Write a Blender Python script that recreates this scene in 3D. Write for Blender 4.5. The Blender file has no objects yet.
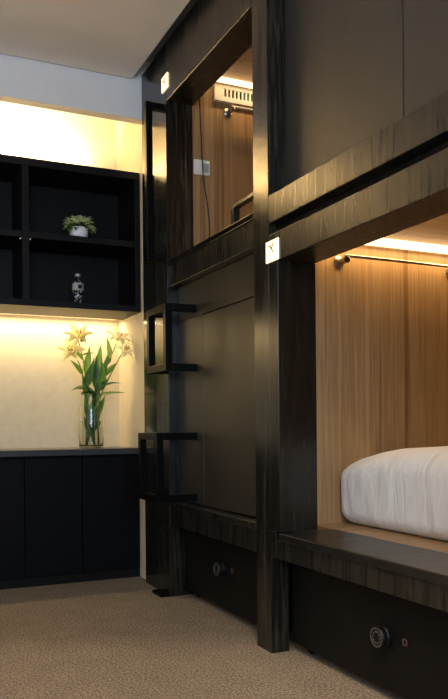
import bpy, bmesh, math, random
from mathutils import Vector, Matrix, noise
random.seed(7)
S = bpy.context.scene
C = S.collection
PI = math.pi

# ------------------------------------------------------------------ materials
def new_mat(name):
    m = bpy.data.materials.new(name); m.use_nodes = True
    nt = m.node_tree
    return m, nt, nt.nodes['Principled BSDF']

def plain(name, col, rough=.5, metal=0, spec=.5, trans=0, ior=1.45, coat=0, var=0.0, vscale=30):
    m, nt, b = new_mat(name)
    b.inputs['Base Color'].default_value = (*col, 1)
    b.inputs['Roughness'].default_value = rough
    b.inputs['Metallic'].default_value = metal
    b.inputs['Specular IOR Level'].default_value = spec
    b.inputs['Transmission Weight'].default_value = trans
    b.inputs['IOR'].default_value = ior
    b.inputs['Coat Weight'].default_value = coat
    if var:
        tc = nt.nodes.new('ShaderNodeTexCoord'); n = nt.nodes.new('ShaderNodeTexNoise')
        n.inputs['Scale'].default_value = vscale; n.inputs['Detail'].default_value = 4
        r = nt.nodes.new('ShaderNodeValToRGB')
        r.color_ramp.elements[0].position = .3; r.color_ramp.elements[1].position = .7
        r.color_ramp.elements[0].color = (*[c*(1-var) for c in col], 1)
        r.color_ramp.elements[1].color = (*[min(1, c*(1+var)) for c in col], 1)
        nt.links.new(tc.outputs['Object'], n.inputs['Vector'])
        nt.links.new(n.outputs['Fac'], r.inputs['Fac'])
        nt.links.new(r.outputs['Color'], b.inputs['Base Color'])
    return m

def streaked(name, stops, scale, rough=.4, rough_var=.1, coarse=(6, 6, .35), bump=.15, spec=.5, coat=0, wt=.4):
    """wood with streaks along one axis: scale is (x,y,z) of the noise lookup"""
    m, nt, b = new_mat(name)
    N = nt.nodes.new; L = nt.links.new
    tc = N('ShaderNodeTexCoord')
    mp = N('ShaderNodeMapping'); mp.inputs['Scale'].default_value = scale
    L(tc.outputs['Object'], mp.inputs['Vector'])
    n1 = N('ShaderNodeTexNoise'); n1.inputs['Scale'].default_value = 1; n1.inputs['Detail'].default_value = 6
    n1.inputs['Roughness'].default_value = .65; n1.inputs['Distortion'].default_value = .3
    L(mp.outputs['Vector'], n1.inputs['Vector'])
    mp2 = N('ShaderNodeMapping'); mp2.inputs['Scale'].default_value = coarse
    L(tc.outputs['Object'], mp2.inputs['Vector'])
    n2 = N('ShaderNodeTexNoise'); n2.inputs['Scale'].default_value = 1; n2.inputs['Detail'].default_value = 3
    L(mp2.outputs['Vector'], n2.inputs['Vector'])
    mx = N('ShaderNodeMath'); mx.operation = 'ADD'
    h1 = N('ShaderNodeMath'); h1.operation = 'MULTIPLY'; h1.inputs[1].default_value = 1-wt
    h2 = N('ShaderNodeMath'); h2.operation = 'MULTIPLY'; h2.inputs[1].default_value = wt
    L(n1.outputs['Fac'], h1.inputs[0]); L(n2.outputs['Fac'], h2.inputs[0])
    L(h1.outputs[0], mx.inputs[0]); L(h2.outputs[0], mx.inputs[1])
    r = N('ShaderNodeValToRGB')
    els = r.color_ramp.elements
    els[0].position, els[0].color = stops[0][0], (*stops[0][1], 1)
    els[1].position, els[1].color = stops[-1][0], (*stops[-1][1], 1)
    for p, c in stops[1:-1]:
        e = els.new(p); e.color = (*c, 1)
    L(mx.outputs[0], r.inputs['Fac']); L(r.outputs['Color'], b.inputs['Base Color'])
    rr = N('ShaderNodeMapRange'); rr.inputs['To Min'].default_value = rough-rough_var; rr.inputs['To Max'].default_value = rough+rough_var
    rr.inputs['From Min'].default_value = .3; rr.inputs['From Max'].default_value = .7
    L(n1.outputs['Fac'], rr.inputs['Value']); L(rr.outputs['Result'], b.inputs['Roughness'])
    if bump:
        bp = N('ShaderNodeBump'); bp.inputs['Strength'].default_value = bump; bp.inputs['Distance'].default_value = .002
        L(n1.outputs['Fac'], bp.inputs['Height']); L(bp.outputs['Normal'], b.inputs['Normal'])
    b.inputs['Specular IOR Level'].default_value = spec
    b.inputs['Coat Weight'].default_value = coat; b.inputs['Coat Roughness'].default_value = .15
    return m

def emit(name, col, strength):
    m, nt, b = new_mat(name)
    b.inputs['Base Color'].default_value = (*col, 1)
    b.inputs['Emission Color'].default_value = (*col, 1)
    b.inputs['Emission Strength'].default_value = strength
    return m

BLACKWOOD = streaked('black_stained_wood',
    [(.36, (.004, .0038, .0033)), (.48, (.0095, .0087, .0072)), (.57, (.021, .0185, .0142)), (.68, (.050, .043, .032))],
    (70, 70, 5), rough=.3, rough_var=.06, coarse=(14, 14, 1.2), bump=.12)
BLACKPOST = streaked('polished_black_wood',
    [(.36, (.004, .0038, .0032)), (.48, (.011, .010, .008)), (.56, (.028, .024, .017)), (.66, (.062, .053, .038))],
    (70, 70, 4), rough=.22, rough_var=.06, coarse=(14, 14, 1.2), bump=.02)
STILEWOOD = streaked('dark_stile_wood',
    [(.35, (.004, .0038, .0032)), (.55, (.012, .0105, .008)), (.7, (.030, .025, .018))],
    (60, 60, 3), rough=.24, rough_var=.05, coarse=(9, 9, .6), bump=.0)
CAPWOOD = streaked('satin_black_wood',
    [(.35, (.004, .0036, .0032)), (.55, (.009, .008, .007)), (.7, (.019, .016, .013))],
    (3, 60, 60), rough=.36, rough_var=.05, coarse=(.6, 9, 9), bump=.0)
BLACKSMOOTH = streaked('black_lacquered_wood',
    [(.35, (.004, .004, .0036)), (.55, (.010, .0095, .008)), (.7, (.022, .019, .015))],
    (55, 55, 2.5), rough=.13, rough_var=.03, coarse=(9, 9, .6), bump=.0)
DARKPANEL = streaked('dark_brown_panel',
    [(.3, (.025, .0208, .0138)), (.7, (.038, .0315, .0215))],
    (5, 5, 1.2), rough=.42, rough_var=.05, coarse=(2, 2, 1), bump=0)
GREYPANEL = streaked('charcoal_panel',
    [(.3, (.023, .0215, .0205)), (.7, (.031, .029, .0272))],
    (5, 5, 1.2), rough=.5, rough_var=.05, coarse=(2, 2, 1), bump=0)
OAKST = [(.33, (.13, .070, .026)), (.43, (.27, .150, .060)), (.49, (.40, .25, .115)), (.54, (.31, .18, .075)), (.60, (.44, .28, .135)), (.70, (.20, .11, .045))]
OAK = streaked('oak_panel', OAKST, (44, 44, 1.0), rough=.42, coarse=(13, 13, .12), bump=.04, wt=.55)
OAKFLAT = streaked('oak_board', OAKST, (1.4, 46, 46), rough=.42, coarse=(.3, 15, 15), bump=.05)
CAB = plain('black_laminate', (.0042, .0045, .0054), .5, spec=.2, var=.15, vscale=3)
BASECAB = plain('blue_black_laminate', (.0040, .0042, .0048), .5, spec=.12, var=.1, vscale=2)
DRAWER = plain('matt_black_board', (.0052, .0048, .0042), .55, spec=.2, var=.2, vscale=4)
COUNTER = plain('grey_laminate', (.14, .125, .105), .35, var=.1, vscale=40)
COUNTEREDGE = plain('dark_grey_edge', (.035, .035, .038), .4)
BLACKMETAL = plain('black_powder_coated_steel', (.003, .003, .003), .38, spec=.1, var=.2, vscale=60)
WALL = plain('cream_wallpaper', (.80, .70, .50), .8, var=.04, vscale=25)
PAINT = plain('white_paint', (.72, .73, .75), .8, var=.02, vscale=5)
CEIL = plain('ceiling_paint', (.84, .78, .71), .85, var=.02, vscale=4)
GREYTRIM = plain('grey_paint', (.40, .41, .44), .8)
WHITEPL = plain('white_plastic', (.72, .70, .66), .4)
DIALM = plain('dark_grey_print', (.09, .09, .09), .5)
GREYPL = plain('grey_plastic', (.35, .35, .35), .4)
DARKHOLE = plain('dark_opening', (.02, .016, .01), .8)
CHROME = plain('polished_steel', (.30, .27, .23), .32, metal=1)
BLACKPL = plain('black_plastic', (.004, .004, .004), .45, spec=.3)
RING = plain('steel_ring', (.42, .42, .42), .35, metal=1)
REDMARK = plain('reddish_print', (.16, .09, .075), .5)
CABLE = plain('black_cable', (.01, .009, .008), .5)
SIGNM = emit('lit_cream_acrylic', (1.0, .86, .56), 1.25)
SIGNINK = plain('brown_print', (.16, .13, .07), .6)
LED = emit('warm_light_diffuser', (1.0, .70, .36), 3.2)
LEDCAB = emit('warm_strip_diffuser', (1.0, .74, .38), 6)
STEM = plain('lily_stem_green', (.09, .2, .035), .45, var=.3, vscale=40)
def translucent(name, col, tcol, fac, rough=.5):
    m, nt, b = new_mat(name)
    b.inputs['Base Color'].default_value = (*col, 1); b.inputs['Roughness'].default_value = rough
    t = nt.nodes.new('ShaderNodeBsdfTranslucent'); t.inputs['Color'].default_value = (*tcol, 1)
    n = nt.nodes.new('ShaderNodeTexNoise'); n.inputs['Scale'].default_value = 45; n.inputs['Detail'].default_value = 3
    tc = nt.nodes.new('ShaderNodeTexCoord'); nt.links.new(tc.outputs['Object'], n.inputs['Vector'])
    r = nt.nodes.new('ShaderNodeValToRGB')
    r.color_ramp.elements[0].position = .3; r.color_ramp.elements[0].color = (*[c*.55 for c in col], 1)
    r.color_ramp.elements[1].position = .65; r.color_ramp.elements[1].color = (*col, 1)
    nt.links.new(n.outputs['Fac'], r.inputs['Fac']); nt.links.new(r.outputs['Color'], b.inputs['Base Color'])
    mx = nt.nodes.new('ShaderNodeMixShader'); mx.inputs[0].default_value = fac
    nt.links.new(b.outputs[0], mx.inputs[1]); nt.links.new(t.outputs[0], mx.inputs[2])
    nt.links.new(mx.outputs[0], nt.nodes['Material Output'].inputs['Surface'])
    return m
PETAL = translucent('pale_yellow_petal', (.92, .86, .45), (1, .95, .55), .6)
PETALW = translucent('cream_petal', (.92, .90, .66), (1, .97, .75), .6)
STAMEN = plain('brown_stamen', (.25, .1, .02), .6)
BUD = plain('green_yellow_bud', (.55, .62, .16), .5, var=.2, vscale=40)
POT = plain('white_ceramic', (.85, .85, .88), .35, var=.1, vscale=80)
SUCC = plain('succulent_leaf', (.62, .76, .34), .5, var=.45, vscale=60)
SUCCD = plain('succulent_leaf_dark', (.05, .12, .02), .5, var=.4, vscale=60)
SOIL = plain('dark_soil', (.02, .015, .01), .9)
SILVER = plain('silver_cap', (.5, .5, .48), .35, metal=.7)
LABELM = plain('silver_label', (.42, .42, .40), .5, var=.1, vscale=80)
GLASS = plain('clear_glass', (.93, .97, .93), .02, trans=1, ior=1.45)
WATER = plain('water', (.93, .96, .88), .0, trans=1, ior=1.33)

def mk_bottle():
    m, nt, b = new_mat('black_bottle_with_white_flecks')
    tc = nt.nodes.new('ShaderNodeTexCoord'); v = nt.nodes.new('ShaderNodeTexNoise')
    v.inputs['Scale'].default_value = 95; v.inputs['Detail'].default_value = 1
    r = nt.nodes.new('ShaderNodeValToRGB'); r.color_ramp.interpolation = 'EASE'
    r.color_ramp.elements[0].position = .54; r.color_ramp.elements[0].color = (.006, .006, .009, 1)
    r.color_ramp.elements[1].position = .62; r.color_ramp.elements[1].color = (.42, .44, .5, 1)
    nt.links.new(tc.outputs['Object'], v.inputs['Vector']); nt.links.new(v.outputs['Fac'], r.inputs['Fac'])
    nt.links.new(r.outputs['Color'], b.inputs['Base Color']); b.inputs['Roughness'].default_value = .25
    return m
BOTTLE = mk_bottle()

def mk_carpet():
    m, nt, b = new_mat('taupe_loop_carpet')
    N = nt.nodes.new; L = nt.links.new
    tc = N('ShaderNodeTexCoord')
    n = N('ShaderNodeTexNoise'); n.inputs['Scale'].default_value = 120; n.inputs['Detail'].default_value = 4; n.inputs['Roughness'].default_value = .7
    n2 = N('ShaderNodeTexNoise'); n2.inputs['Scale'].default_value = 9; n2.inputs['Detail'].default_value = 3
    L(tc.outputs['Object'], n.inputs['Vector']); L(tc.outputs['Object'], n2.inputs['Vector'])
    r = N('ShaderNodeValToRGB')
    r.color_ramp.elements[0].position = .36; r.color_ramp.elements[0].color = (.105, .078, .052, 1)
    r.color_ramp.elements[1].position = .64; r.color_ramp.elements[1].color = (.50, .395, .285, 1)
    L(n.outputs['Fac'], r.inputs['Fac'])
    r2 = N('ShaderNodeValToRGB')
    r2.color_ramp.elements[0].position = .3; r2.color_ramp.elements[0].color = (.86, .86, .86, 1)
    r2.color_ramp.elements[1].position = .7; r2.color_ramp.elements[1].color = (1, 1, 1, 1)
    L(n2.outputs['Fac'], r2.inputs['Fac'])
    mx = N('ShaderNodeMix'); mx.data_type = 'RGBA'; mx.blend_type = 'MULTIPLY'; mx.inputs['Factor'].default_value = 1
    L(r.outputs['Color'], mx.inputs[6]); L(r2.outputs['Color'], mx.inputs[7])
    L(mx.outputs[2], b.inputs['Base Color']); b.inputs['Roughness'].default_value = .95
    b.inputs['Specular IOR Level'].default_value = .1
    bp = N('ShaderNodeBump'); bp.inputs['Strength'].default_value = .5; bp.inputs['Distance'].default_value = .006
    L(n.outputs['Fac'], bp.inputs['Height']); L(bp.outputs['Normal'], b.inputs['Normal'])
    return m
CARPET = mk_carpet()

def mk_sheet():
    m, nt, b = new_mat('white_cotton_sheet')
    N = nt.nodes.new; L = nt.links.new
    tc = N('ShaderNodeTexCoord'); mp = N('ShaderNodeMapping'); mp.inputs['Scale'].default_value = (5, 10, 2.5)
    L(tc.outputs['Object'], mp.inputs['Vector'])
    n = N('ShaderNodeTexNoise'); n.inputs['Scale'].default_value = 1.2; n.inputs['Detail'].default_value = 5; n.inputs['Distortion'].default_value = .8
    L(mp.outputs['Vector'], n.inputs['Vector'])
    bp = N('ShaderNodeBump'); bp.inputs['Strength'].default_value = .45; bp.inputs['Distance'].default_value = .03
    L(n.outputs['Fac'], bp.inputs['Height']); L(bp.outputs['Normal'], b.inputs['Normal'])
    b.inputs['Base Color'].default_value = (.88, .86, .83, 1); b.inputs['Roughness'].default_value = .8
    return m
SHEET = mk_sheet()

LEAF = translucent('lily_leaf', (.10, .24, .035), (.22, .42, .05), .35, .4)
LEAFDARK = translucent('lily_leaf_dark', (.045, .14, .022), (.10, .26, .03), .3, .4)

# ------------------------------------------------------------------ mesh helpers
def add_box(bm, x0, x1, y0, y1, z0, z1, bevel=0.0):
    r = bmesh.ops.create_cube(bm, size=1)
    vs = r['verts']
    for v in vs:
        v.co = Vector(((x0+x1)/2+v.co.x*(x1-x0), (y0+y1)/2+v.co.y*(y1-y0), (z0+z1)/2+v.co.z*(z1-z0)))
    if bevel:
        es = list({e for v in vs for e in v.link_edges})
        bmesh.ops.bevel(bm, geom=es, offset=bevel, segments=2, profile=.5, affect='EDGES')
    return bm
def box(*a, bevel=.0025):
    return add_box(bmesh.new(), *a, bevel=bevel)

def add_tube(bm, pts, rad, seg=10, cap=True):
    pts = [Vector(p) for p in pts]
    rads = rad if isinstance(rad, (list, tuple)) else [rad]*len(pts)
    rings = []
    ref = None
    for i, p in enumerate(pts):
        t = (pts[min(i+1, len(pts)-1)]-pts[max(i-1, 0)]).normalized()
        if ref is None:
            ref = Vector((0, 0, 1)) if abs(t.z) < .9 else Vector((1, 0, 0))
        u = t.cross(ref).normalized(); w = u.cross(t).normalized(); ref = w
        rings.append([bm.verts.new(p+(u*math.cos(2*PI*k/seg)+w*math.sin(2*PI*k/seg))*rads[i]) for k in range(seg)])
    for a, b in zip(rings, rings[1:]):
        for k in range(seg):
            bm.faces.new((a[k], a[(k+1) % seg], b[(k+1) % seg], b[k]))
    if cap:
        bm.faces.new(rings[0][::-1]); bm.faces.new(rings[-1])
    return bm
def tube(*a, **k): return add_tube(bmesh.new(), *a, **k)

def add_lathe(bm, prof, c=(0, 0, 0), seg=32, axis='z', close=False):
    c = Vector(c); rings = []
    for r, h in prof:
        ring = []
        for k in range(seg):
            a = 2*PI*k/seg
            if axis == 'z': d = Vector((r*math.cos(a), r*math.sin(a), h))
            elif axis == 'x': d = Vector((h, r*math.cos(a), r*math.sin(a)))
            else: d = Vector((r*math.sin(a), h, r*math.cos(a)))
            ring.append(bm.verts.new(c+d))
        rings.append(ring)
    for a, b in zip(rings, rings[1:]):
        for k in range(seg):
            bm.faces.new((a[k], a[(k+1) % seg], b[(k+1) % seg], b[k]))
    if close:
        for k in range(seg):
            a, b = rings[-1], rings[0]
            bm.faces.new((a[k], a[(k+1) % seg], b[(k+1) % seg], b[k]))
    else:
        bm.faces.new(rings[0][::-1]); bm.faces.new(rings[-1])
    return bm
def lathe(*a, **k): return add_lathe(bmesh.new(), *a, **k)

def smooth_path(pts, n=8):
    pts = [Vector(p) for p in pts]; out = []
    P = [pts[0]*2-pts[1]]+pts+[pts[-1]*2-pts[-2]]
    for i in range(1, len(P)-2):
        for k in range(n):
            t = k/n
            a, b, c, d = P[i-1], P[i], P[i+1], P[i+2]
            out.append(.5*((2*b)+(c-a)*t+(2*a-5*b+4*c-d)*t*t+(3*b-a-3*c+d)*t**3))
    out.append(pts[-1]); return out

def add_blade(bm, base, direction, normal, length, width, bend=0.0, fold=.15, n=9, shape=.45, wave=0.0):
    """leaf / petal: a curved tapering blade; bend>0 curls the tip away from normal"""
    d = Vector(direction).normalized(); nn = Vector(normal)
    s = d.cross(nn).normalized(); nn = s.cross(d).normalized()
    p = Vector(base); step = length/n; rows = []
    for i in range(n+1):
        t = i/n
        w = width*.5*max(.03, (math.sin(PI*min(1, t**shape)) if t > 0 else .15))
        if t < .12: w = max(w, width*.08)
        off = nn*(wave*math.sin(t*9))
        rows.append([bm.verts.new(p+off+s*(-w)+nn*(fold*w)), bm.verts.new(p+off-s*(w*.5)+nn*(fold*w*.35)), bm.verts.new(p+off), bm.verts.new(p+off+s*(w*.5)+nn*(fold*w*.35)), bm.verts.new(p+off+s*w+nn*(fold*w))])
        ang = -bend/n
        q = Matrix.Rotation(ang, 3, s)
        d = (q @ d).normalized(); nn = (q @ nn).normalized()
        p = p+d*step
    for a, b in zip(rows, rows[1:]):
        for k in range(4):
            bm.faces.new((a[k], a[k+1], b[k+1], b[k]))
    return bm

# ------------------------------------------------------------------ object helpers
def wloc(o):
    v = Vector((0, 0, 0))
    while o:
        v = v+o.location; o = o.parent
    return v
def obj(name, bm, mat, parent=None, smooth=False, mats=None):
    bmesh.ops.recalc_face_normals(bm, faces=bm.faces)
    if parent is not None:
        off = wloc(parent)
        loc = Vector((0, 0, 0))
    else:
        xs = [v.co for v in bm.verts]
        off = Vector(((min(v.x for v in xs)+max(v.x for v in xs))/2, (min(v.y for v in xs)+max(v.y for v in xs))/2, min(v.z for v in xs)))
        loc = off
    for v in bm.verts: v.co = v.co-off
    me = bpy.data.meshes.new(name); bm.to_mesh(me); bm.free()
    for mm in (mats or [mat]): me.materials.append(mm)
    if smooth:
        for p in me.polygons: p.use_smooth = True
    o = bpy.data.objects.new(name, me); C.objects.link(o)
    o.parent = parent; o.location = loc
    return o
def tag(o, label, cat, group=None):
    o['label'] = label; o['category'] = cat
    if group: o['group'] = group
    return o
def thing(name, label, cat, loc, group=None):
    o = bpy.data.objects.new(name, None); C.objects.link(o)
    o.location = loc; o.empty_display_size = .05
    return tag(o, label, cat, group)
def struct(name, bm, mat):
    o = obj(name, bm, mat); o['kind'] = 'structure'; return o

# ------------------------------------------------------------------ key dimensions (metres; camera stands at x=0, y=0)
X0 = 1.351            # front plane of the bunks
YN = 3.96             # wall plane / niche opening
YB = 4.52             # back of the niche
XR = 1.385            # right cheek of the niche
XL = -1.35            # left wall
XBK = 3.42            # wall behind the bunks
YF = -2.2             # open window side behind the camera

# ------------------------------------------------------------------ setting
struct('floor', box(XL-.1, XBK+.1, YF, YB+.1, -.1, 0, bevel=0), CARPET)
struct('wall_back', box(XL-.1, XR, YB, YB+.1, 0, 2.87, bevel=0), WALL)
bm = bmesh.new()
add_box(bm, XR, XBK, YN, YB+.1, 0, 2.87)
add_box(bm, XBK, XBK+.1, YF, YB+.1, 0, 2.87)
struct('wall_right', bm, WALL)
struct('wall_left', box(XL-.1, XL, YF, YB, 0, 2.87, bevel=0), PAINT)
struct('ceiling', box(XL-.1, XBK+.1, YF, YB+.1, 2.87, 2.97, bevel=0), GREYTRIM)
struct('trim_1', box(XL, 1.300, YF, YN-.012, 2.755, 2.80, bevel=0), CEIL)          # dropped ceiling panel
struct('trim_2', box(XL, XR-.002, YN, YN+.07, 2.545, 2.87, bevel=0), PAINT)          # bulkhead over the niche

# ------------------------------------------------------------------ bunks
def sign(y0, y1, z0, z1, label, left):
    t = thing('number_sign', label, 'sign', (X0-.006, (y0+y1)/2, z0), 'lit number signs on the bunk fronts')
    obj('plate', box(X0-.006, X0-.0003, y0, y1, z0, z1, bevel=.002), SIGNM, t)
    g = bmesh.new()
    W, Hh = y1-y0, z1-z0
    def stroke(pts, r=.0035):
        add_tube(g, [(X0-.0062, y1-u*W, z0+v*Hh) for u, v in pts], r*.75, seg=6)
    if not left:
        stroke([(.22, .80), (.38, .74), (.47, .60)]); stroke([(.66, .88), (.50, .60), (.66, .38)]); stroke([(.22, .42), (.26, .36)], .0025); stroke([(.40, .73), (.47, .78)], .002)
    else:
        stroke([(.22, .72), (.36, .66), (.48, .52)]); stroke([(.66, .78), (.50, .52), (.64, .28)]); stroke([(.25, .34), (.29, .28)], .0025)
    obj('marking', g, SIGNINK, t)
    return t

def drawer(parent, y0, y1, xf, ky, kz, zt):
    d = obj('drawer', box(xf, xf+.45, y0, y1, .035, zt, bevel=.003), DRAWER, parent)
    obj('caster', lathe([(.016, -.012), (.018, -.008), (.018, .008), (.016, .012)], (xf+.05, y1-.06, .018), axis='y', seg=16), BLACKPL, d, smooth=False)
    obj('caster', lathe([(.016, -.012), (.018, -.008), (.018, .008), (.016, .012)], (xf+.05, y0+.06, .018), axis='y', seg=16), BLACKPL, d, smooth=False)
    k = obj('dial_lock', lathe([(.036, 0), (.036, -.012), (.033, -.016), (.033, -.03), (.030, -.034)], (xf, ky, kz), axis='x'), BLACKPL, d)
    b = bmesh.new()
    add_lathe(b, [(.0265, -.034), (.0265, -.0365), (.030, -.0365), (.030, -.034)], (xf, ky, kz), axis='x', close=True)
    obj('dial_ring', b, RING, d)
    b = bmesh.new()
    for q in range(10):
        a = 2*PI*q/10
        add_box(b, xf-.0355, xf-.0335, ky+.018*math.cos(a)-.002, ky+.018*math.cos(a)+.002, kz+.018*math.sin(a)-.0028, kz+.018*math.sin(a)+.0028)
    obj('dial_mark', b, DIALM, d)
    b = bmesh.new()
    ym, zm, s, w = ky-.095, kz+.004, .010, .003
    add_box(b, xf-.002, xf+.001, ym-s, ym+s, zm+s-w, zm+s); add_box(b, xf-.002, xf+.001, ym-s, ym+s, zm-s, zm-s+w)
    add_box(b, xf-.002, xf+.001, ym-s, ym-s+w, zm-s, zm+s); add_box(b, xf-.002, xf+.001, ym+s-w, ym+s, zm-s, zm+s)
    obj('printed_mark', b, REDMARK, d)
    return d

# near (right) bunk tower: y 1.43 .. 2.62
R_ = thing('bunk_bed', 'near black wood bunk tower with lit oak lower berth at right', 'bunk bed', (2.35, 2.0, 0), 'capsule bunk towers')
YP0, YP1 = 2.50, 2.62
obj('post', box(X0, 1.426, YP0, YP1, 0, 2.785, bevel=.0008), BLACKPOST, R_)
obj('post', box(X0, 1.426, 1.33, 1.43, 0, 2.785, bevel=.003), BLACKPOST, R_)
obj('stile', box(X0, 1.512, 2.43, YP0-.001, .462, 1.46, bevel=.0008), STILEWOOD, R_)
obj('stile', box(X0, 1.43, 2.46, YP0-.001, .362, .4615, bevel=.002), BLACKPOST, R_)
obj('beam', box(X0, 1.512, 1.431, YP0-.001, 1.461, 1.567, bevel=.003), BLACKWOOD, R_)
obj('beam', box(X0, 1.44, 1.431, YP0-.001, 1.610, 1.714, bevel=.003), BLACKWOOD, R_)
obj('slot_backing', box(X0+.05, 1.44, 1.431, YP0-.001, 1.568, 1.609, bevel=0), DRAWER, R_)
obj('closing_panel', box(1.428, 1.448, 1.802, YP0-.001, 1.715, 2.785, bevel=.002), GREYPANEL, R_)
obj('closing_panel', box(1.428, 1.448, 1.431, 1.797, 1.715, 2.785, bevel=.002), GREYPANEL, R_)
obj('upper_box', box(1.45, 3.38, 1.431, 2.618, 1.715, 2.785, bevel=.002), GREYPANEL, R_)
obj('side_panel', box(1.43, 3.38, 2.600, 2.618, .40, 1.633, bevel=0), OAK, R_)
obj('stile', box(1.4275, 1.512, YP0, 2.599, .462, 1.63, bevel=.0008), STILEWOOD, R_)
obj('lintel', box(1.4415, 1.512, 1.431, YP0-.001, 1.5675, 1.633, bevel=0), STILEWOOD, R_)
obj('side_panel', box(1.513, 3.38, 1.33, 1.42, .40, 1.633, bevel=0), OAK, R_)
obj('back_panel', box(3.361, 3.38, 1.425, 2.599, .456, 1.633, bevel=0), OAK, R_)
obj('berth_ceiling', box(1.513, 3.38, 1.425, 2.618, 1.634, 1.665, bevel=0), OAKFLAT, R_)
obj('platform_edge', box(X0-.006, 1.585, 1.431, 2.429, .432, .461, bevel=.004), CAPWOOD, R_)
obj('fascia_board', box(X0+.004, 1.43, 1.431, 2.459, .362, .431, bevel=.002), BLACKWOOD, R_)
obj('bed_platform', box(1.586, 3.36, 1.425, 2.599, .42, .458, bevel=.001), OAKFLAT, R_)
drawer(R_, 1.435, 2.495, 1.436, 1.918, .199, .358)

# far (left) bunk tower: y 2.62 .. 3.95
L_ = thing('bunk_bed', 'far black wood bunk tower with open upper berth and steps at its end', 'bunk bed', (2.35, 3.2, 0), 'capsule bunk towers')
YE = 3.57
obj('post', box(X0, 1.495, YE, 3.745, 0, 2.785, bevel=.0008), BLACKPOST, L_)
obj('end_panel', box(X0+.004, 1.40, 3.746, YN-.004, 0, 2.785, bevel=.002), BLACKSMOOTH, L_)
obj('header_beam', box(X0, 1.495, YP1+.001, YE-.001, 2.49, 2.785, bevel=.003), BLACKWOOD, L_)
obj('entry_board', box(X0+.008, 1.43, YP1+.001, YE-.001, 1.556, 1.66, bevel=.002), BLACKWOOD, L_)
obj('entry_cap', box(X0, 1.43, YP1+.001, YE-.001, 1.661, 1.687, bevel=.003), BLACKSMOOTH, L_)
obj('berth_floor', box(1.431, 3.38, YP1+.001, YE-.001, 1.60, 1.66, bevel=0), OAKFLAT, L_)
obj('side_panel', box(1.496, 3.38, YE+.004, 3.745, 1.60, 2.70, bevel=0), OAK, L_)
obj('side_panel', box(1.46, 3.38, YP1+.001, YP1+.012, 1.662, 2.664, bevel=0), OAK, L_)
obj('back_panel', box(3.36, 3.38, YP1+.014, YE-.002, 1.662, 2.664, bevel=0), OAK, L_)
obj('berth_ceiling', box(1.496, 3.38, YP1+.001, YE+.003, 2.665, 2.70, bevel=0), OAKFLAT, L_)
# guard rail on the entry board
b = bmesh.new()
gx0, gx1, gy1, gz0, gz1, w = 1.38, 1.41, 2.885, 1.688, 1.785, .026
add_box(b, gx0, gx1, YP1+.002, gy1, gz1-w*.6, gz1, bevel=.002)
add_box(b, gx0, gx1, gy1-w, gy1, gz0, gz1-w*.6, bevel=.002)
obj('guard_rail', b, BLACKWOOD, L_)
# closed lower half
p = obj('panel_backing', box(1.428, 1.44, YP1+.001, YE-.001, .41, 1.555, bevel=0), DRAWER, L_)
obj('closing_panel', box(1.410, 1.427, YP1+.001, 3.262, .484, 1.378, bevel=.002), DARKPANEL, L_)
obj('top_rail', box(1.410, 1.427, YP1+.001, YE-.001, 1.3835, 1.555, bevel=.002), DARKPANEL, L_)
obj('side_rail', box(1.410, 1.427, 3.2635, YE-.001, .484, 1.3825, bevel=.001), DARKPANEL, L_)
obj('lower_box', box(1.441, 3.38, YP1+.001, 3.74, .41, 1.55, bevel=0), DARKPANEL, L_)
obj('ledge', box(X0-.002, 1.417, YP1+.001, YE-.001, .452, .478, bevel=.003), BLACKWOOD, L_)
obj('fascia_board', box(X0+.004, 1.417, YP1+.001, YE-.001, .362, .451, bevel=.002), BLACKWOOD, L_)
obj('plinth', box(1.30, 1.43, YE+.002, 3.70, 0, .016, bevel=.003), BLACKMETAL, L_)
drawer(L_, 2.625, 3.565, 1.43, 3.10, .214, .358)

sign(2.418, 2.512, 1.462, 1.541, 'lit cream sign on the middle post, right end of the lower beam', False)
sign(3.530, 3.618, 2.547, 2.622, 'lit cream sign high on the far bunk, at left end of header', True)

# steps and grab handle: square steel tube frames standing off the bunk
def step(xo, y0, y1, z0, z1, xw, label):
    t = thing('ladder_step', label, 'step', (xo+.05, (y0+y1)/2, z0), 'steel frame ladder steps')
    w = .034
    b = bmesh.new()
    add_box(b, xo, xo+w, y0, y1, z0, z0+w, .002); add_box(b, xo, xo+w, y0, y1, z1-w, z1, .002)
    add_box(b, xo, xo+w, y0, y0+w, z0+w, z1-w, .002); add_box(b, xo, xo+w, y1-w, y1, z0+w, z1-w, .002)
    obj('front_frame', b, BLACKMETAL, t)
    for z in (z0, z1-w):
        obj('arm', box(xo+w, xw, y0, y0+w, z, z+w, bevel=.002), BLACKMETAL, t)
    for z in (z0, z1-w):
        obj('arm', box(xo+w, X0-.001 if y1 > YE+w else xw, y1-w, y1, z, z+w, bevel=.002), BLACKMETAL, t)
    return t
step(1.25, 3.335, 3.605, 1.12, 1.437, 1.4095, 'upper black steel frame step, above the other one, on the far bunk')
step(1.205, 3.345, 3.62, .497, .826, 1.4095, 'lower black steel frame step, level with the desk top')
t = thing('grab_handle', 'tall black steel grab bar beside the open upper berth', 'handle', (1.27, 3.60, 1.68))
obj('bar', box(1.255, 1.289, 3.596, 3.632, 1.685, 2.49, bevel=.003), BLACKMETAL, t)
obj('arm', box(1.2895, X0-.0005, 3.60, 3.632, 2.456, 2.49, bevel=.002), BLACKMETAL, t)
obj('arm', box(1.2895, X0-.0005, 3.60, 3.632, 1.69, 1.724, bevel=.002), BLACKMETAL, t)

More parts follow.
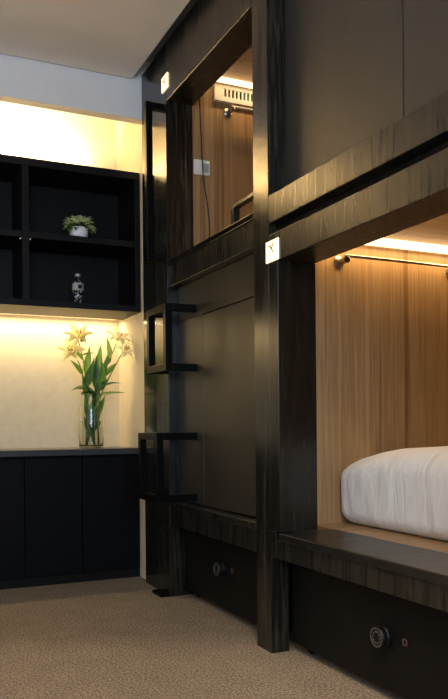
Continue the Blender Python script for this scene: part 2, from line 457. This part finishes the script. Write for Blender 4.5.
# lights inside the berths
def lightstrip(x0, x1, y0, y1, z0, z1, label, m=LED):
    o = obj('light_strip', box(x0, x1, y0, y1, z0, z1, bevel=.004), m); return tag(o, label, 'light', None)
lightstrip(1.60, 3.2, 2.578, 2.599, 1.600, 1.633, 'warm light strip along oak wall top of the near lower berth')
lightstrip(1.57, 3.2, 3.548, 3.573, 2.638, 2.664, 'warm light strip above the white vent in the upper berth')

# curtain rods
def rod(xa, xb, ywall, z, label):
    t = thing('curtain_rod', label, 'rod', ((xa+xb)/2, ywall-.03, z), 'steel rods inside the berths')
    obj('rail', tube([(xa, ywall-.05, z+.016), (xb, ywall-.05, z+.016)], .0065, seg=12), CHROME, t, smooth=True)
    for x in (xa, xb):
        b = bmesh.new()
        add_lathe(b, [(.024, 0), (.024, -.006), (.012, -.012), (.010, -.035), (.015, -.038), (.015, -.062), (.010, -.064)], (x, ywall, z), axis='y', seg=20)
        add_tube(b, [(x, ywall-.05, z), (x, ywall-.05, z+.016)], .010, seg=10)
        obj('bracket', b, CHROME, t)
    return t
rod(1.728, 2.31, 2.5995, 1.519, 'thin steel rod on oak wall of the near lower berth')
rod(1.695, 2.27, 3.5735, 2.490, 'thin steel rod below the white vent in the upper berth')

# vent
t = thing('air_vent', 'white louvred air vent on the oak wall of the upper berth', 'vent', (1.84, 3.56, 2.54))
vx0, vx1, vz0, vz1, yf = 1.612, 2.07, 2.538, 2.634, 3.5735
b = bmesh.new()
add_box(b, vx0, vx1, yf-.022, yf, vz1-.030, vz1, .002); add_box(b, vx0, vx1, yf-.022, yf, vz0, vz0+.026, .002)
add_box(b, vx0, vx0+.045, yf-.022, yf, vz0+.026, vz1-.030, .0); add_box(b, vx1-.045, vx1, yf-.022, yf, vz0+.026, vz1-.030, .0)
obj('frame', b, WHITEPL, t)
obj('opening', box(vx0+.045, vx1-.045, yf-.008, yf-.003, vz0+.026, vz1-.03, bevel=0), DARKHOLE, t)
n = 17
for i in range(n):
    x = vx0+.052+(vx1-vx0-.104)*i/(n-1)
    obj('slat', box(x-.0045, x+.0045, yf-.02, yf-.009, vz0+.026, vz1-.03, bevel=0), WHITEPL, t)

# wall socket and cable
t = thing('wall_socket', 'white double plate with socket and green light on upper berth wall', 'socket', (1.543, 3.57, 2.145))
obj('plate', box(1.499, 1.588, 3.564, 3.5735, 2.145, 2.222, bevel=.003), WHITEPL, t)
obj('socket', box(1.550, 1.580, 3.561, 3.5645, 2.160, 2.205, bevel=.002), GREYPL, t, )
obj('switch', box(1.506, 1.540, 3.561, 3.5645, 2.156, 2.210, bevel=.002), WHITEPL, t)
obj('indicator', box(1.574, 1.578, 3.560, 3.5645, 2.209, 2.214, bevel=0), emit('green_indicator', (.5, 1, .3), 1.0), t)
pts = [(1.53, 3.566, 2.60), (1.535, 3.562, 2.45), (1.540, 3.558, 2.28), (1.548, 3.556, 2.12), (1.572, 3.562, 1.99), (1.582, 3.563, 1.86), (1.565, 3.562, 1.795), (1.530, 3.562, 1.772), (1.505, 3.566, 1.775)]
o = obj('power_cord', tube(smooth_path(pts), .0032, seg=8), CABLE, None, smooth=True)
tag(o, 'thin black cable hanging down the oak wall of the upper berth', 'cable')

# mattress
def mattress():
    bm = bmesh.new()
    x0, x1, y0, y1, z0, z1 = 1.703, 3.33, 1.52, 2.592, .459, .780
    H = z1-z0
    lv = []
    rb, ib, rt, it = .06, .060, .100, .110
    for i in range(9):
        a = i/8*PI/2; lv.append((rb*(1-math.cos(a)), ib*(1-math.sin(a))))
    for i in range(1, 6): lv.append((rb+(H-rb-rt)*i/6, 0))
    for i in range(8):
        a = i/7*PI/2; lv.append((H-rt+rt*math.sin(a), it*(1-math.cos(a))))
    for ins in (.125, .15, .19, .25, .32, .40, .445): lv.append((H, ins))
    seg = 14; rings = []
    for h, ins in lv:
        ring = []
        ex, ey = (x1-x0)/2-ins, (y1-y0)/2-min(ins, .455)*(.6 if h > .2 else .6)*(1 if ins < .13 else 1.4)
        rc = min(.055, ey*.9)
        cx, cy = (x0+x1)/2, (y0+y1)/2
        pts = []
        for qx, qy, a0 in ((1, 1, 0), (-1, 1, PI/2), (-1, -1, PI), (1, -1, 1.5*PI)):
            for k in range(seg):
                a = a0+k/(seg-1)*PI/2
                pts.append(Vector((cx+qx*(ex-rc)+rc*math.cos(a), cy+qy*(ey-rc)+rc*math.sin(a), 0)))
        full = []
        for a, b in zip(pts, pts[1:]+pts[:1]):
            m = max(1, int((b-a).length/.03)) if False else (36 if (b-a).length > .3 else (1 if (b-a).length < .05 else 24))
            for k in range(m): full.append(a.lerp(b, k/m))
        for p in full:
            f = h/H
            dy = max(0, y1-p.y); dx = max(0, p.x-x0)
            z = z0+h
            z -= f*f*(.066*math.exp(-(dy/.19)**1.3)+.012*math.exp(-(dx/.15)))
            s = noise.noise(Vector((p.x*3, p.y*9+z*3, z*2.0)))*.009+noise.noise(Vector((p.x*6, p.y*14-z*5, z*4)))*.004
            nx = 1 if p.x < cx else -1
            p2 = Vector((p.x+s*nx*min(1, h*8), p.y, max(z0, z+s*.6*min(1, f*1.2))))
            ring.append(bm.verts.new(p2))
        rings.append(ring)
    n = min(len(r) for r in rings)
    for a, b in zip(rings, rings[1:]):
        for k in range(n):
            bm.faces.new((a[k], a[(k+1) % n], b[(k+1) % n], b[k]))
    bm.faces.new(rings[0][::-1]); bm.faces.new(rings[-1])
    o = obj('mattress', bm, SHEET, None, smooth=True)
    tag(o, 'thick mattress in rumpled white sheet on the oak platform', 'mattress')
mattress()

# ------------------------------------------------------------------ wall shelf over the desk
YS, YSB = 4.08, 4.42
wc = thing('wall_shelf', 'black open box shelving unit hung on the lit wall', 'shelf', (.75, 4.25, 1.505))
sx0, sx1, sz0, sz1 = .09, XR-.003, 1.505, 2.292
obj('bottom_panel', box(sx0, sx1, YS, YSB, sz0, sz0+.034, bevel=.0015), CAB, wc)
obj('top_panel', box(sx0, sx1, YS, YSB, sz1-.042, sz1, bevel=.0015), CAB, wc)
obj('side_panel', box(sx1-.030, sx1, YS, YSB, sz0+.0345, sz1-.0425, bevel=.0015), CAB, wc)
obj('side_panel', box(sx0, sx0+.030, YS, YSB, sz0+.0345, sz1-.0425, bevel=.0015), CAB, wc)
dv = obj('divider', box(.727, .764, YS, YSB-.02, sz0+.0345, sz1-.0425, bevel=.0015), CAB, wc)
obj('back_panel', box(sx0+.031, sx1-.031, YSB-.018, YSB, sz0+.0345, sz1-.0425, bevel=0), CAB, wc)
SH0, SH1 = 1.868, 1.902
obj('shelf', box(.765, sx1-.031, YS+.004, YSB-.02, SH0, SH1, bevel=.0015), CAB, wc)
obj('shelf', box(sx0+.031, .726, YS+.004, YSB-.02, SH0, SH1, bevel=.0015), CAB, wc)
for x in (.720, .771):
    obj('shelf_pin', lathe([(.004, 0), (.004, .014)], (x, YS+.012, SH0-.006), axis='y', seg=10), WHITEPL, wc)
o = obj('light_strip', box(sx0+.02, sx1-.03, YSB+.0005, YSB+.0185, sz0+.002, sz0+.016, bevel=.002), LEDCAB)
tag(o, 'thin warm light strip behind the underside of the black shelving', 'light')
o = obj('light_strip', box(-.25, 1.09, YSB-.03, YSB-.004, sz1+.0005, sz1+.018, bevel=.002), LEDCAB)
tag(o, 'warm light strip lying on top of the black shelving, washing the wall', 'light')

# ------------------------------------------------------------------ desk: base cabinet + worktop
YC = 4.125
bc = thing('base_cabinet', 'blue-black flat fronted base cabinet under the desk worktop', 'cabinet', (.6, 4.3, 0))
bx0 = -.205
obj('carcass', box(bx0, XR-.003, YC+.019, YB-.004, .05, .700, bevel=0), BASECAB, bc)
for xa, xb in ((bx0, .107), (.111, .420), (.424, .734), (.738, 1.047), (1.051, XR-.005)):
    obj('door', box(xa, xb, YC, YC+.018, .052, .690, bevel=.002), BASECAB, bc)
obj('kickboard', box(bx0, XR-.003, YC+.012, YC+.03, 0, .049, bevel=.0), DRAWER, bc)
wt = thing('worktop', 'grey desk worktop with dark front edge holding the lily vase', 'worktop', (.6, 4.3, .705))
obj('top', box(bx0, XR-.003, YC-.022, YB-.004, .705, .737, bevel=.0015), COUNTER, wt)
obj('front_edge', box(bx0, XR-.003, YC-.026, YC-.0225, .703, .735, bevel=.001), COUNTEREDGE, wt)

# ------------------------------------------------------------------ small things on the shelf
pc = Vector((1.048, 4.15, SH1+.0005))
t = thing('potted_succulent', 'small green succulent in white pot on the shelf', 'plant', pc)
b = bmesh.new()
add_lathe(b, [(.040, 0), (.046, .004), (.051, .03), (.052, .058), (.048, .060), (.046, .052), (.02, .050)], pc, seg=28)
obj('pot', b, POT, t, smooth=True)
obj('soil', lathe([(.039, .044), (.040, .050), (.02, .053)], pc, seg=20), SOIL, t)
for part, mat, cnt, seed in (('foliage', SUCC, 95, 1), ('foliage', SUCCD, 45, 2)):
    b = bmesh.new(); rr = random.Random(seed)
    for i in range(cnt):
        a = rr.uniform(0, 2*PI); el = rr.uniform(.0, 1.25) if seed == 1 else rr.uniform(-.35, .6)
        d = Vector((math.cos(a)*math.cos(el), math.sin(a)*math.cos(el)*.85, math.sin(el)))
        base = pc+Vector((d.x*.055, d.y*.055, .062+d.z*.035))
        nrm = Vector((-d.x*.4, -d.y*.4, 1))
        add_blade(b, base, d+Vector((0, 0, .25)), nrm, rr.uniform(.035, .055), rr.uniform(.016, .026), bend=rr.uniform(.3, 1.6), fold=.4, n=5, shape=.6)
    obj(part, b, mat, t, smooth=True)

bc_ = Vector((1.040, 4.15, sz0+.0345))
t = thing('bottle', 'small black flecked bottle with silver cap in lower shelf bay', 'bottle', bc_)
obj('body', lathe([(.027, 0), (.030, .003), (.030, .072), (.029, .076), (.0285, .112), (.022, .122), (.012, .130), (.010, .146), (.010, .150)], bc_, seg=28), BOTTLE, t, smooth=True)
lb = obj('band_label', lathe([(.0305, .074), (.0318, .076), (.0318, .110), (.030, .113)], bc_, seg=28), LABELM, t, smooth=True)
b = bmesh.new(); add_lathe(b, [(.012, -.0328), (.012, -.0300)], bc_+Vector((.004, 0, .093)), axis='y', seg=20)
obj('round_emblem', b, BLACKPL, lb)
obj('cap', lathe([(.012, .150), (.017, .153), (.0175, .163), (.014, .169), (.006, .171)], bc_, seg=24), SILVER, t, smooth=True)

# ------------------------------------------------------------------ vase of lilies
vc = Vector((1.150, 4.305, .7375))
t = thing('flower_vase', 'clear glass vase of lilies on the grey worktop', 'vase', vc)
outer = [(.030, 0), (.064, .001), (.069, .006), (.070, .03), (.070, .14), (.068, .22), (.060, .27), (.053, .30), (.056, .325)]
inner = [(.053, .325), (.050, .30), (.057, .268), (.065, .22), (.067, .14), (.067, .03), (.062, .014), (.030, .012)]
b = bmesh.new(); add_lathe(b, outer+inner, vc, seg=36, close=False)
obj('glass_body', b, GLASS, t, smooth=True)
obj('water', lathe([(.028, .0125), (.0615, .0145), (.0664, .031), (.0664, .14), (.0662, .155), (.03, .155)], vc, seg=36), WATER, t, smooth=True)

def flower(parent, p, axis, size, mat, seed):
    rr = random.Random(seed); axis = Vector(axis).normalized()
    ref = Vector((0, 0, 1)) if abs(axis.z) < .8 else Vector((1, 0, 0))
    u = axis.cross(ref).normalized(); v = axis.cross(u).normalized()
    b = bmesh.new()
    for k in range(6):
        a = 2*PI*k/6+rr.uniform(-.15, .15)
        out = u*math.cos(a)+v*math.sin(a)
        d = axis*1.0+out*.55
        add_blade(b, Vector(p)+out*.004, d, axis*.55-out, size*rr.uniform(.92, 1.08), size*(.46 if k % 2 else .34), bend=rr.uniform(.9, 1.5), fold=.25, n=9, shape=.75)
    f = obj('flower', b, mat, parent, smooth=True)
    s = bmesh.new()
    for k in range(5):
        a = 2*PI*k/5; out = u*math.cos(a)+v*math.sin(a)
        q0 = Vector(p)+axis*.005; q1 = Vector(p)+axis*size*.5+out*size*.14
        add_tube(s, [q0, (q0+q1)/2, q1], .0012, seg=5)
        add_tube(s, [q1-out*.006, q1+out*.006], .0025, seg=5)
    obj('stamens', s, STAMEN, f)
    return f
def lily(label, path, leaves, flowers, buds, seed):
    rr = random.Random(seed)
    pts = smooth_path(path, 6)
    t = thing('lily_stem', label, 'flower', path[0], 'lilies in the glass vase')
    obj('stem', tube(pts, [.0048-.002*i/(len(pts)-1) for i in range(len(pts))], seg=8), STEM, t, smooth=True)
    for fr, d, L, W, bend, mat in leaves:
        i = min(len(pts)-1, int(fr*(len(pts)-1)))
        b = bmesh.new(); d = Vector(d)
        side = Vector((0, -1, .35)) if abs(d.x) < 1.4*abs(d.z) else Vector((0, -.55, 1))
        add_blade(b, pts[i], d, side, L, W, bend=bend, fold=.3, n=9, shape=.62)
        obj('leaf', b, mat, t, smooth=True)
    for p, ax, s, m in flowers: flower(t, p, ax, s*1.02, m, rr.randint(0, 999))
    for p, ax, L in buds:
        b = bmesh.new(); ax = Vector(ax).normalized(); p = Vector(p)
        add_tube(b, [p+ax*L*f for f in (0, .1, .35, .65, .88, 1)], [.003, .009, .0135, .012, .007, .002], seg=10)
        obj('bud', b, BUD, t, smooth=True)
vx, vy, vz = vc
def P(x, z, y=0): return (x, vy+y, z)
lily('lily stem leaning left with highest bloom at the left',
     [P(1.165, .755, .01), P(1.140, .90, .0), P(1.125, 1.06, -.01), P(1.105, 1.22, -.02), P(1.070, 1.36, -.03)],
     [(.10, (-.5, -.2, 1), .14, .034, -.2, LEAFDARK), (.24, (-.35, -.4, 1), .13, .036, -.2, LEAFDARK), (.30, (.2, -.4, 1), .12, .034, -.1, LEAF), (.42, (-.25, -.3, 1), .17, .040, .2, LEAF), (.58, (.25, -.2, 1), .18, .042, .3, LEAFDARK), (.55, (-.9, -.3, .15), .09, .030, .7, LEAF), (.70, (.15, -.3, 1), .16, .042, .4, LEAF), (.86, (.9, -.2, .45), .085, .024, .6, LEAFDARK), (.80, (-.7, -.2, .9), .09, .024, .6, LEAF)],
     [(P(1.072, 1.362, -.03), (-.12, -.65, .75), .105, PETAL)], [(P(1.085, 1.345, -.03), (.55, -.2, .9), .05)], 11)
lily('lily stem with a drooping bloom lowest on the left',
     [P(1.120, .755, -.015), P(1.128, .92, -.02), P(1.110, 1.05, -.03), P(1.085, 1.18, -.045), P(1.040, 1.285, -.05)],
     [(.25, (-.35, -.3, 1), .13, .036, -.3, LEAF), (.55, (-.85, -.2, .35), .085, .032, 1.0, LEAFDARK), (.72, (-.5, -.4, .7), .11, .03, .8, LEAF), (.62, (.3, -.3, 1), .14, .038, .2, LEAFDARK)],
     [(P(1.036, 1.288, -.05), (-.55, -.75, .3), .095, PETAL)], [], 12)
lily('lily stem leaning right with tall pale bloom at the right',
     [P(1.135, .755, .02), P(1.165, .90, .015), P(1.190, 1.06, .0), P(1.240, 1.20, -.01), P(1.300, 1.345, -.015)],
     [(.15, (.45, -.2, 1), .15, .036, .1, LEAFDARK), (.28, (.35, -.4, 1), .14, .036, -.2, LEAFDARK), (.22, (-.1, -.4, 1), .13, .034, 0, LEAFDARK), (.48, (1.2, -.2, .45), .175, .036, .45, LEAF), (.60, (.2, -.3, 1), .17, .042, .2, LEAFDARK), (.70, (.75, -.2, .8), .13, .032, .6, LEAF), (.88, (-.35, -.2, 1), .12, .026, -.2, LEAF), (.80, (.1, -.3, 1), .10, .030, .2, LEAFDARK)],
     [(P(1.308, 1.36, -.015), (.1, -.6, .85), .10, PETALW)], [(P(1.262, 1.255, -.02), (-.2, -.1, 1), .10)], 13)
lily('lily stem with open cream bloom lower on the right',
     [P(1.180, .755, -.01), P(1.180, .90, -.015), P(1.205, 1.05, -.03), P(1.265, 1.18, -.05), P(1.325, 1.295, -.06)],
     [(.3, (.3, -.3, 1), .13, .034, -.2, LEAF), (.62, (.9, -.3, .5), .10, .028, .7, LEAFDARK), (.55, (-.1, -.3, 1), .18, .038, .1, LEAF)],
     [(P(1.33, 1.30, -.06), (.25, -.8, .35), .085, PETALW)], [], 14)
lily('leafy lily shoot without bloom standing at the middle of vase',
     [P(1.155, .755, -.03), P(1.158, .92, -.03), P(1.165, 1.06, -.035), P(1.172, 1.17, -.04)],
     [(.45, (.1, -.3, 1), .16, .040, .2, LEAFDARK), (.75, (.02, -.15, 1), .19, .046, .15, LEAFDARK), (.92, (.14, -.12, 1), .205, .048, .1, LEAF), (.6, (-.4, -.3, .8), .11, .036, .8, LEAFDARK), (.68, (.5, -.4, .6), .12, .04, .9, LEAFDARK)],
     [], [], 15)

# ------------------------------------------------------------------ lamps
def area(name, loc, size, target, power, col, spread=None):
    l = bpy.data.lights.new(name, 'AREA'); l.shape = 'RECTANGLE'; l.size, l.size_y = size
    l.energy = power; l.color = col
    if spread: l.spread = spread
    o = bpy.data.objects.new(name, l); C.objects.link(o); o.location = loc
    d = Vector(target)-Vector(loc)
    o.rotation_euler = d.to_track_quat('-Z', 'Y').to_euler()
    return o
WARM = (1.0, .66, .30)
WARM2 = (1.0, .74, .40)
# strip lamps of the berths (they sit just below the diffusers)
area('berth_lamp', (2.35, 2.55, 1.60), (1.5, .02), (2.35, 2.36, .5), 5.0, WARM)
area('berth_lamp', (2.35, 3.49, 2.64), (1.5, .02), (2.35, 3.33, 1.7), 3.8, WARM)
# strip lying on top of the shelving, washing the wall upwards
area('cove_lamp', (.42, 4.44, 2.318), (1.35, .03), (.42, 4.58, 2.56), 66, (1.0, .72, .38), math.radians(130))
# strip behind the shelving
area('shelf_lamp', (.74, 4.437, 1.500), (1.2, .02), (.74, 4.46, .8), 6, WARM2)
# daylight from the window side, added fills, and ceiling downlight of the room
area('window_light', (-.35, -1.9, 1.75), (1.8, 1.6), (.4, 3.0, 1.9), 98, (.66, .81, 1.0))
area('ceiling_fill', (-.8, 1.7, .95), (.4, .4), (-.75, 1.7, 2.7), 16, (1.0, .84, .66))  # added fill lamp out of view, brightens the ceiling from below
l = bpy.data.lights.new('mattress_fill', 'SPOT'); l.energy = 72; l.color = (1.0, .84, .68); l.spot_size = math.radians(40); l.spot_blend = .6; l.shadow_soft_size = .05  # added spot, no real fitting, aimed to brighten the mattress front
o = bpy.data.objects.new('mattress_fill', l); C.objects.link(o); o.location = (.45, .35, 2.70)
o.rotation_euler = (Vector((1.72, 1.75, .6))-o.location).to_track_quat('-Z', 'Y').to_euler()
l = bpy.data.lights.new('room_downlight', 'SPOT'); l.energy = 170; l.color = (1.0, .77, .54); l.spot_size = math.radians(82); l.spot_blend = .18; l.shadow_soft_size = .08
o = bpy.data.objects.new('room_downlight', l); C.objects.link(o); o.location = (-.1, .95, 2.73)

w = bpy.data.worlds.new('world'); S.world = w; w.use_nodes = True
w.node_tree.nodes['Background'].inputs['Color'].default_value = (.55, .62, .75, 1)
w.node_tree.nodes['Background'].inputs['Strength'].default_value = .03

# ------------------------------------------------------------------ camera
yaw, tilt, roll, f, sy = math.radians(24.9046), math.radians(-.0473), math.radians(-.5), 757.05, 78.375
cy, sn = math.cos(yaw), math.sin(yaw)
F = Vector((sn*math.cos(tilt), cy*math.cos(tilt), math.sin(tilt)))
Rt = Vector((cy, -sn, 0)); U = Rt.cross(F)
R2 = Rt*math.cos(roll)+U*math.sin(roll); U2 = -Rt*math.sin(roll)+U*math.cos(roll)
cam = bpy.data.cameras.new('camera'); co = bpy.data.objects.new('camera', cam); C.objects.link(co)
M = Matrix((R2, U2, -F)).transposed().to_4x4(); M.translation = Vector((0, 0, .85))
co.matrix_world = M
cam.sensor_fit = 'HORIZONTAL'; cam.sensor_width = 36; cam.lens = 36*f/448
cam.shift_y = sy/448; cam.clip_start = .05
S.camera = co
S.view_settings.view_transform = 'Standard'
S.view_settings.look = 'None'
S.view_settings.exposure = 0
